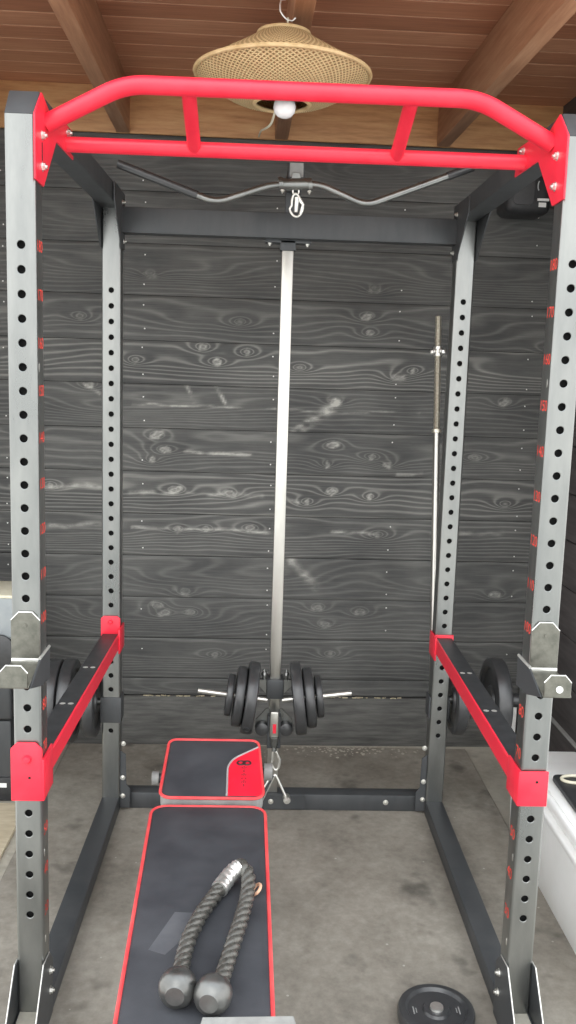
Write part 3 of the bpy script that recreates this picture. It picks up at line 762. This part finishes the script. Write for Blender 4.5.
for x in (-2, 6):
    m = MB(); m.hexbolt((x, LY - .5, 208.6), (0, -.3, -1), .5, .4); m.done('bolt', 'zinc', sl_)
m = MB(); m.tube([(2 + .9 * math.cos(a), LY, 208.5 + .9 * math.sin(a)) for a in np.linspace(0, 2 * math.pi, 17)[:-1]], .28, 8, closed=True); m.done('eyelet', 'zinc', t)

def carabiner(name, o, L, W, label, tilt=0, wire=.36):
    t = thing(name, o, label, 'carabiner')
    o = Vector(o); pts = []
    for k in range(28):
        a = 2 * math.pi * k / 28; s = math.sin(a); c = math.cos(a)
        w = W * (.62 if s > 0 else 1) * .5
        x = c * w * (1 - .15 * abs(s)); z = (abs(s) ** .8 * (1 if s > 0 else -1)) * L / 2
        q = Vector((x * math.cos(tilt) - z * math.sin(tilt), 0, x * math.sin(tilt) + z * math.cos(tilt)))
        pts.append(o + q)
    m = MB(); m.tube(pts, wire, 10, closed=True); m.done('ring', 'zinc', t)
    m = MB(); m.tube([pts[24], pts[0], pts[4]], wire * 1.25, 10); m.done('gate', 'zinc', t)
    return t
t = carabiner('carabiner', (2.2, LY, 204.6), 6.6, 4.2, 'silver carabiner hanging under the sleeve of the lat bar', .08, .36)
m = MB(); m.cyl((2.4, LY, 206.8), (2.2, LY, 202.6), .75, .55, seg=14); m.done('swivel', 'zinc', t)
carabiner('carabiner', (1.7, CY - 3.6, 20.3), 7.6, 3.2, 'silver snap hook hanging low under the weight carriage', .12, .42)

t = thing('row_handle', (1.8, CY - 5, 6), 'black and chrome V-shaped pull handle hanging beside the seat pad on the lower crossbeam', 'pull handle')
m = MB(); ap = Vector((1.6, CY - 4.6, 16.2)); lf = Vector((-3.6, CY - 6, 6.2)); rt = Vector((5.9, CY - 6, 7.4))
m.tube(arc([lf + Vector((.9, 0, 0)), ap + Vector((.2, 0, -.6)), rt], 1.0, 5), .5, 12); m.done('frame_rod', 'zinc', t)
m = MB(); m.tube([lf + Vector((-.4, -.3, 1.2)), ap + Vector((-1.0, -.3, -.9))], .38, 10); m.done('inner_rod', 'zinc', t)
m = MB(); m.tube([ap + Vector((-.35, -.1, -1.2)), lf + Vector((.55, -.1, 0))], .55, 10); m.done('black_sleeve', 'plastic', t)
m = MB(); m.cyl(rt + Vector((.1, 1.5, -.4)), rt + Vector((.2, -1.6, -.4)), 1.25, seg=20); m.cyl(rt + Vector((.2, -1.6, -.4)), rt + Vector((.2, -1.9, -.4)), .8, .6, seg=16); m.done('end_knob', 'zinc', t)

# ------------------------------------------------------------------ barbell leaning by the right back upright
t = thing('barbell', (60, 122, 0), 'long thin steel barbell standing upright against the rear right upright and back wall', 'barbell')
A = Vector((60.2, 121, .2)); B = Vector((59.0, 150, 177.6)); D = (B - A).normalized()
m = MB(); m.cyl(A + D * 38, B - D * 43, 1.2, seg=18); m.done('shaft', 'chrome', t)
for a, b in ((A, A + D * 38), (B - D * 43, B)):
    m = MB(); n = 150; Ls = (b - a).length
    m.tube([a + (b - a) * (i / n) for i in range(n + 1)], 1.2, 14, rfun=lambda i: 1.22 if i % 2 else 1.08); m.done('threaded_sleeve', 'steel', t)
m = MB(); m.cyl(B - D * 43.4, B - D * 42.2, 1.75, seg=20); m.done('shoulder', 'steel', t)
c = B - D * 14
ax = D.orthogonal().normalized(); ay = D.cross(ax)
poly = []
for k in range(48):
    a = 2 * math.pi * k / 48; r = 2.25 + .75 * math.cos(6 * a); poly.append((r * math.cos(a), r * math.sin(a)))
m = MB(); m.prism(poly, c, ax, ay, D, 1.5, .2, 1); m.cyl(c - D * 1, c + D * 2.6, 1.7, seg=18); m.done('star_collar', 'zinc', t)

# ------------------------------------------------------------------ bench
t = thing('weight_bench', (-17, 0, 0), 'flat charcoal weight bench with red piping and a separate seat pad inside the rack', 'weight bench')
def pad(name, poly2, o, ax, ay, az, th):
    m = MB(); m.prism(poly2, Vector(o) - Vector(az) * th, ax, ay, az, th, .9, 3)
    return m.done(name, ['vinyl'], t, ang=50)
zp = 43.5
# main pad, slightly tapered to the near end
def taper(p):
    x, y = p; f = (27.6 - y) / (27.6 + 58); xl = -32.6 + 2.7 * f; xr = -3.3 + .7 * f
    return (xl + (xr - xl) * x, y)
rp = [taper(((px + 14.5) / 29, py)) for px, py in rpoly(-14.5, 14.5, -58, 27.6, (2.5, 2.5, 4.0, 4.0))]
bp = pad('back_pad', rp, (0, 0, zp), (1, 0, 0), (0, 1, 0), (0, 0, 1), 5)
m = MB(); m.tube([(x, y, zp - .25) for x, y in rp], .42, 8, closed=True); m.done('piping', 'piping', bp)
m = MB(); m.prism([(-22.6, -19.7), (-18.4, -20), (-19.4, -27.5), (-23.3, -33.9), (-26.7, -32.4)], (0, 0, zp), (1, 0, 0), (0, 1, 0), (0, 0, 1), .03); m.done('worn_patch', 'vinyl_worn', bp)
# seat pad, rising a little to the back
so = Vector((0, 29.2, 45.0)); sv = Vector((0, 28, 3.5)).normalized(); sn = Vector((1, 0, 0)).cross(sv)
def seatp(p):
    x, v = p; f = v / 29; xl = -31.0 - 1.2 * f * 0; xr = -3.6 - 1.4 * f
    return (xl + (xr - xl) * x, v)
sp = [seatp((px, v)) for px, v in [(a / 27, b) for a, b in rpoly(0, 27, 0, 29.5, (3, 3, 2.5, 2.5))]]
m = MB(); m.prism(sp, so - sn * 4.4, (1, 0, 0), sv, sn, 4.4, .9, 3)
for f in m.bm.faces:
    n = f.normal
    f.material_index = 0
m.bm.normal_update()
for f in m.bm.faces:
    if f.normal.dot(sn) < .35: f.material_index = 1
st = m.done('seat_pad', ['vinyl', 'pad_side'], t, ang=50)
m = MB(); m.tube([so + Vector((x, 0, 0)) + sv * v + sn * (-.15) for x, v in sp], .42, 8, closed=True); m.done('piping', 'piping', st)
rpn = [(-13.3, .9), (-13.5, 15.0), (-13.1, 17.2), (-12.0, 19.0), (-5.3, 25.2), (-4.6, 24), (-3.75, 3.0), (-4.4, 1.3), (-5.6, .9)]
m = MB(); m.prism(rpn, so + sn * .0, (1, 0, 0), sv, sn, .12); m.done('red_panel', 'vinyl_red', st)
m = MB(); m.tube([so + Vector((x, 0, 0)) + sv * v + sn * .12 for x, v in arc([(a, b, 0) for a, b in ((-13.4, .9), (-13.6, 15.4), (-12.0, 19.2), (-5.2, 25.4))], 3) for x, v in ((x, v),)] if False else [so + Vector((p.x, 0, 0)) + sv * p.y + sn * .12 for p in arc([(-13.4, .9, 0), (-13.6, 15.4, 0), (-12.0, 19.2, 0), (-5.2, 25.4, 0)], 3)], .28, 8); m.done('panel_seam', 'grey_piping', st)
# printed emblem: interlaced oval mark, small upright letter marks below it
def on_seat(x, v, h=.2): return so + Vector((x, 0, 0)) + sv * v + sn * h
m = MB()
for cx in (-9.9, -8.3):
    m.tube([on_seat(cx + 1.05 * math.cos(a), 16.8 + 1.0 * math.sin(a), .14) for a in np.linspace(0, 2 * math.pi, 21)[:-1]], .26, 6, closed=True)
m.tube([on_seat(-10.6 + 3.0 * q, 16.8 + .9 * math.sin((q - .5) * 5), .16) for q in np.linspace(0, 1, 12)], .22, 6)
m.done('emblem', 'emblem', st)
m = MB()
for k in range(6):
    v = 14.2 - k * 1.75
    for (a, b) in ((-.62, 0), (.62, 0), (0, .55), (0, -.1)):
        if (k * 3 + int(a * 10)) % 4 == 1: continue
        m.tube([on_seat(-9.05 + a * .8 - .12, v + b, .13), on_seat(-9.05 + a * .8 + .12, v + b + .3, .13)], .11, 5)
m.done('printed_letters', 'emblem', st)
# frame under the pads
m = MB(); m.box(-20, -14.5, -54, 52, 31, 36.5, .5); m.done('spine', 'frame_dark', t)
for y in (-45, 5, 22): 
    m = MB(); m.box(-27, -8, y - 2, y + 2, 36.4, 38.6, .2); m.done('pad_support', 'frame_dark', t)
m = MB(); m.box(-27, -8, 40, 44, 36.4, 41.4, .2); m.done('pad_support', 'frame_dark', t)
for y, w in ((-50, 11), (47, 9)):
    m = MB(); m.box(-19.6, -15, y - 2.2, y + 2.2, 3, 31.2, .3); lg = m.done('leg', 'frame_dark', t)
    m = MB(); m.box(-17.3 - w, -17.3 + w, y - 2.4, y + 2.4, 0.02, 4.6, .4); m.done('foot', 'frame_dark', lg)
m = MB(); m.cyl((-35.6, 58, 36.6), (-2.9, 57.2, 39.2), 1.4, seg=18); m.done('axle', 'frame_dark', t)
m = MB(); m.cyl((-35.9, 58, 36.8), (-33.9, 58, 36.8), 2.0, seg=22); m.done('axle_cap', 'pad_side', t)
m = MB(); m.cyl((-3.2, 57, 39.6), (-.8, 57, 39.6), 2.4, seg=22); m.done('roller_cap', 'pad_side', t)
m = MB(); m.box(-18.5, -16, 50, 59.5, 33, 37.8, .3); m.done('axle_bracket', 'frame_dark', t)

# pale flat panel on the near end of the pad
m = MB(); m.hexa([(-17.4, -70, zp + .3), (3.6, -70, zp + .3), (.9, -52.6, zp + .3), (-15.0, -53.0, zp + .3), (-17.4, -70, zp + 1.5), (3.6, -70, zp + 1.5), (.9, -52.6, zp + 1.5), (-15.0, -53.0, zp + 1.5)], .15, 1)
tag(m.done('flat_panel', 'grime'), 'pale grey flat panel lying across the near end of the bench, at the bottom edge', 'panel')

# ------------------------------------------------------------------ triceps rope on the bench
t = thing('triceps_rope', (-14, -25, zp), 'thick twisted black rope with two rubber ends lying bent double on the bench pad', 'triceps rope')
def spline(P, n):
    P = [Vector(p) for p in P]; out = []
    Q = [P[0] * 2 - P[1]] + P + [P[-1] * 2 - P[-2]]
    for i in range(1, len(Q) - 2):
        p0, p1, p2, p3 = Q[i - 1:i + 3]
        for k in range(n):
            s = k / n
            out.append(.5 * ((2 * p1) + (p2 - p0) * s + (2 * p0 - 5 * p1 + 4 * p2 - p3) * s * s + (3 * p1 - p0 - 3 * p2 + p3) * s ** 3))
    out.append(P[-1]); return out
rz = zp + 1.75
cl = spline([(-19.5, -46.5, rz + 1.4), (-19.5, -39, rz + .3), (-18.8, -31, rz), (-16.8, -22.8, rz), (-14.0, -15, rz), (-11.4, -9.6, rz + .7), (-9.3, -7.6, rz + 1.8), (-7.5, -10, rz + .9), (-7.6, -16.5, rz), (-8.6, -24, rz), (-9.9, -31.5, rz), (-11.2, -39, rz), (-12.4, -47.5, rz + 1.1)], 10)
L = [0]
for a, b in zip(cl, cl[1:]): L.append(L[-1] + (b - a).length)
m = MB()
for s_ in range(3):
    pts = []; prev = None
    for i, p in enumerate(cl):
        tn = (cl[min(i + 1, len(cl) - 1)] - cl[max(i - 1, 0)]).normalized()
        u = tn.cross(Vector((0, 0, 1))).normalized(); w = u.cross(tn)
        a = -2 * math.pi * L[i] / 7.0 + s_ * 2 * math.pi / 3
        pts.append(p + (u * math.cos(a) + w * math.sin(a)) * .80)
    m.tube(pts, .88, 12)
m.done('rope', 'rope', t)
def stopper(c, axis, name='rubber_stopper'):
    m = MB(); m.lathe([(0, 0), (1.7, 0), (1.9, .25), (2.7, .6), (3.3, 1.7), (3.45, 2.8), (3.3, 4.0), (2.6, 4.6), (1.7, 4.9), (1.6, 5.8), (0, 5.8)][::1], c, axis, 30); return m.done(name, 'rope_cap', t, ang=50)
def lift(c): return c
ax1 = (Vector((-19.2, -38, 0)) - Vector((-20.2, -48, -.8))); stopper((-20.0, -50.6, zp + 3.45), (ax1.x, ax1.y, -.5))
ax2 = (Vector((-12.0, -40, 0)) - Vector((-14.4, -50, -.8))); stopper((-14.0, -52.4, zp + 3.45), (ax2.x, ax2.y, -.5))
m = MB(); m.tube(spline([(-13.6, -14.2, rz + .1), (-12.4, -11.4, rz + .4), (-10.9, -8.9, rz + 1.0), (-9.4, -7.8, rz + 1.6)], 6), 2.0, 16, rfun=lambda i: 1.85 + .12 * math.sin(i * 2.1)); m.done('silver_tape', 'foil', t)
m = MB(); m.tube([(-5.6 + .9 * math.cos(a), -12.6 + 1.6 * math.sin(a) , zp + 1.0 + .8 * math.cos(a)) for a in np.linspace(0, 2 * math.pi, 17)[:-1]], .35, 8, closed=True); m.done('metal_ring', 'tan', t)

# ------------------------------------------------------------------ rattan lamp
lx, ly = -3.6, 48
t = thing('pendant_lamp', (lx, ly, 243), 'woven rattan pendant lamp with white bulb hanging under the ceiling rafter', 'pendant lamp')
zr = 229.4; RR = 22.0
n = 22
up = []
for i in range(n + 1):
    f = i / n; up.append((6.4 + (RR - 6.4) * f ** 1.15 * 1.0, zr + 9.6 * (1 - f) ** .9 if f < 1 else zr))
lowp = []
for i in range(n + 1):
    f = i / n; lowp.append((RR - (RR - 6.9) * f, zr - 6.9 * math.sin(f * math.pi / 2) ** .95 if f > 0 else zr))
m = MB(); m.lathe(up, (lx, ly, 0), seg=96, uvs=(88, [9 * i / n for i in range(n + 1)])); m.done('upper_shade', 'rattan', t, recalc=False, ang=80)
m = MB(); m.lathe(lowp, (lx, ly, 0), seg=96, uvs=(84, [17 * i / n for i in range(n + 1)])); m.done('lower_shade', 'rattan', t, recalc=False, ang=80)
m = MB(); m.tube([(lx + RR * math.cos(a), ly + RR * math.sin(a), zr) for a in np.linspace(0, 2 * math.pi, 73)[:-1]], .55, 8, closed=True); m.done('rim', 'cane', t)
m = MB(); m.tube([(lx + 6.9 * math.cos(a), ly + 6.9 * math.sin(a), zr - 6.9) for a in np.linspace(0, 2 * math.pi, 49)[:-1]], .5, 8, closed=True); m.done('lower_rim', 'cane', t)
m = MB(); m.tube([(lx + 6.4 * math.cos(a), ly + 6.4 * math.sin(a), zr + 9.6) for a in np.linspace(0, 2 * math.pi, 49)[:-1]], .5, 8, closed=True)
for a in (0, 2.1, 4.2): m.tube([(lx + 6.4 * math.cos(a), ly + 6.4 * math.sin(a), zr + 9.6), (lx, ly, zr + 9.8)], .25, 6)
m.done('top_ring', 'cane', t)
m = MB(); m.lathe([(0, 0), (2.3, 0), (2.4, 4), (1.2, 6), (0, 6)], (lx + .7, ly, zr - 4.2), seg=22); sk = m.done('lamp_socket', 'pale', t)
m = MB(); m.lathe([(1.4, 3.2), (1.7, 2.4), (2.6, 1.0), (2.85, -.3), (2.6, -1.6), (1.7, -2.6), (.7, -2.95), (0, -3)], (lx + .7, ly, zr - 7.3), seg=28); m.done('bulb', 'bulb', t, ang=60)
m = MB(); m.tube([(lx + .9, ly, zr + 3), (lx + .9, ly, zr + 13.6)], .22, 8); m.done('cord', 'ivory', t)
# hook in the rafter
m = MB(); hx = lx + .7
m.tube([(-3.4, ly, 247.2), (-4.5, ly, 247.0), (-4.7, ly, 246), (-4.6, ly, 244.4), (-3.9, ly, 243.4), (-2.9, ly, 242.5), (-1.6, ly, 242.3), (-.9, ly, 242.9), (-.9, ly, 243.8)], .26, 8); m.mi = 0; m.done('ceiling_hook', 'zinc', t)
# thin lead from the lamp to the beam on the back wall
m = MB(); m.tube(spline([(lx - 1.0, ly + .5, zr - 4.5), (lx - 1.4, ly + 4, zr - 6.6), (lx - 2.4, ly + 16, zr - 7.5), (lx - 3.8, ly + 40, zr - 3), (lx - 5.2, ly + 80, zr + 6), (lx - 6, wall_y(lx) - 1.4, zr + 14.5)], 8), .32, 8)
m.done('power_lead', 'ivory', t)

# ------------------------------------------------------------------ speaker in the upper right corner
t = thing('speaker', (91, 160, 218), 'small black speaker with white label, high in the upper right corner', 'speaker')
m = MB(); m.box(83.5, 101, 157, 173.4, 217.0, 232, 3.2, 4); m.done('case', 'plastic', t)
m = MB(); m.prism(rpoly(86, 94, 220, 230.5, 2), (0, 156.7, 0), (1, 0, 0), (0, 0, 1), (0, 1, 0), .5, .1, 1); m.done('grille', 'rubber', t)
m = MB()
m.box(95.2, 99.6, 156.7, 157.05, 221.6, 222.5); m.box(95.8, 98.6, 156.7, 157.05, 219.4, 221.0); m.done('white_label', 'white', t)
m = MB(); m.tube([(95.7 - .6 * math.cos(a), 156.8, 227.0 + 1.7 * math.sin(a)) for a in np.linspace(-1.3, 1.3, 9)], .22, 6); m.done('pale_mark', 'pale', t)

# ------------------------------------------------------------------ white storage box with black tray
t = thing('storage_box', (95, 60, 0), 'white plastic storage box on the floor beside the right front upright', 'storage box')
m = MB(); m.hexa([(83.2, 0, -.78), (105, 0, -.78), (105, 98, -.78), (83.2, 98, -.78), (82.6, -.6, 24.5), (105.6, -.6, 24.5), (105.6, 98.6, 24.5), (82.6, 98.6, 24.5)], .8, 3); m.done('body', 'white', t)
m = MB(); m.box(81.6, 106, -2, 100, 24.4, 26.6, .7, 3); m.box(83.4, 104.8, 0, 98, 26.4, 30.0, 1.0, 3)
ld = m.done('lid', 'white', t)
m = MB(); m.box(85.0, 103.5, 12, 36, 29.6, 30.5, .3, 2); m.box(85.0, 103.5, 40, 88, 29.6, 30.4, .3, 2); m.done('lid_panel', 'white', ld)
t = thing('black_tray', (96, 48, 30.6), 'flat black tray lying on the lid of the white storage box', 'tray')
m = MB(); m.prism(rpoly(88.2, 104, 22, 74.6, 2.2), (0, 0, 30.55), (1, 0, 0), (0, 1, 0), (0, 0, 1), 1.6, .3, 2); m.done('tray_base', 'plastic', t)
m = MB(); m.prism([(0, 0), (9, 0), (9, 5), (7.6, 7.4), (5.8, 8.3), (3.2, 8.3), (1.4, 7.4), (0, 5)], (94.2, 55, 32.1), (1, 0, 0), (0, 0, 1), (0, 1, 0), 1.0, .25, 2)
m.done('metal_bracket', 'hook', t)
m = MB(); m.tube([(94.2 + 4.2 * math.cos(a), 70.0 + 2.6 * math.sin(a), 32.6) for a in np.linspace(0, 2 * math.pi, 33)[:-1]], .5, 8, closed=True)
tag(m.done('cord_ring', 'ivory'), 'ivory oval ring lying on the black tray on the white box', 'ring')

# ------------------------------------------------------------------ things behind the left upright
t = thing('storage_chest', (-110, 135, 0), 'dark grey storage chest standing at the left edge behind the front upright', 'storage chest')
m = MB(); m.box(-132, -92.6, 117.5, 160, -.78, 29.6, .6); m.done('body', 'frame_dark', t)
m = MB(); m.box(-133, -92.0, 117, 160.5, 30.0, 47.6, 1.2, 3); m.done('lid', 'frame_dark', t)
m = MB(); m.box(-133, -92.2, 116.6, 117.6, .2, 8.6, .3); rl = m.done('bottom_rail', 'plastic', t)
m = MB(); m.box(-104, -94.2, 116.5, 116.7, 5.0, 6.6); m.done('white_label', 'white', rl)
t = thing('carton', (-105, 130, 47.6), 'pale blue grey box with yellowish top edge at the left edge, above the chest', 'box')
m = MB(); m.box(-125, -91.8, 119, 140, 60, 74.2, .3); m.box(-124, -92.6, 119.6, 139, 47.7, 60, .3); m.done('box_body', 'pale_box', t)
m = MB(); m.box(-125.5, -91.4, 118.6, 140.4, 74.2, 75.3, .2); m.done('top_edge', 'ivory', t)
t = thing('dark_bag', (-100, 112, 47.6), 'dark rounded bag on the chest in front of the pale box', 'bag')
m = MB(); m.prism(rpoly(-124, -91.2, 47.7, 61.2, (1, 1, 5, 5)), (0, 117.4, 0), (1, 0, 0), (0, 0, 1), (0, -1, 0), -1.4, .3, 2); m.done('bag_body', 'rubber', t)
m = MB(); m.box(100.6, 105.2, 169.5, 171.6, -.8, 18.2, .2)
tag(m.done('paper_packet', 'white'), 'narrow white packet standing behind the right front upright', 'packet')

# ------------------------------------------------------------------ light, sky, camera
w = bpy.data.worlds.new('sky'); SC.world = w; w.use_nodes = True; nt = w.node_tree
bg = nt.nodes['Background']
tc = N(nt, 'ShaderNodeTexCoord'); sp_ = N(nt, 'ShaderNodeSeparateXYZ'); nt.links.new(tc.outputs['Generated'], sp_.inputs[0])
c = ramp(nt, math_n(nt, 'ADD', math_n(nt, 'MULTIPLY', sp_.outputs[2], .5), .5), [(.45, (.80, .80, .78)), (.55, (1.0, 1.0, .99)), (1, (.86, .93, 1.0))])
nt.links.new(c, bg.inputs[0]); bg.inputs[1].default_value = 2.8
su = bpy.data.lights.new('sun', 'SUN'); su.energy = .6; su.angle = math.radians(40); su.color = (1, .97, .92)
so_ = bpy.data.objects.new('sun', su); COL.objects.link(so_); so_.rotation_euler = (math.radians(52), 0, math.radians(-12))

f, Cc, pi_, ya, ro = 916.97, Vector((-8.4859, -196.917, 156.052)), -.1532, .0392, .0308
fw = Vector((math.sin(ya) * math.cos(pi_), math.cos(ya) * math.cos(pi_), math.sin(pi_)))
r = Vector((math.cos(ya), -math.sin(ya), 0)); u = r.cross(fw)
r2 = r * math.cos(ro) + u * math.sin(ro); u2 = -r * math.sin(ro) + u * math.cos(ro)
cam = bpy.data.cameras.new('camera'); co = bpy.data.objects.new('camera', cam); COL.objects.link(co)
M3 = Matrix((r2, u2, -fw)).transposed().to_4x4(); M3.translation = Cc * S; co.matrix_world = M3
cam.sensor_fit = 'VERTICAL'; cam.sensor_height = 24; cam.lens = 24 * f / 1024; cam.clip_start = .02
SC.camera = co
SC.view_settings.view_transform = 'Standard'; SC.view_settings.look = 'None'
SC.view_settings.exposure = 0
SC.cycles.use_denoising = True
SC.cycles.max_bounces = 8
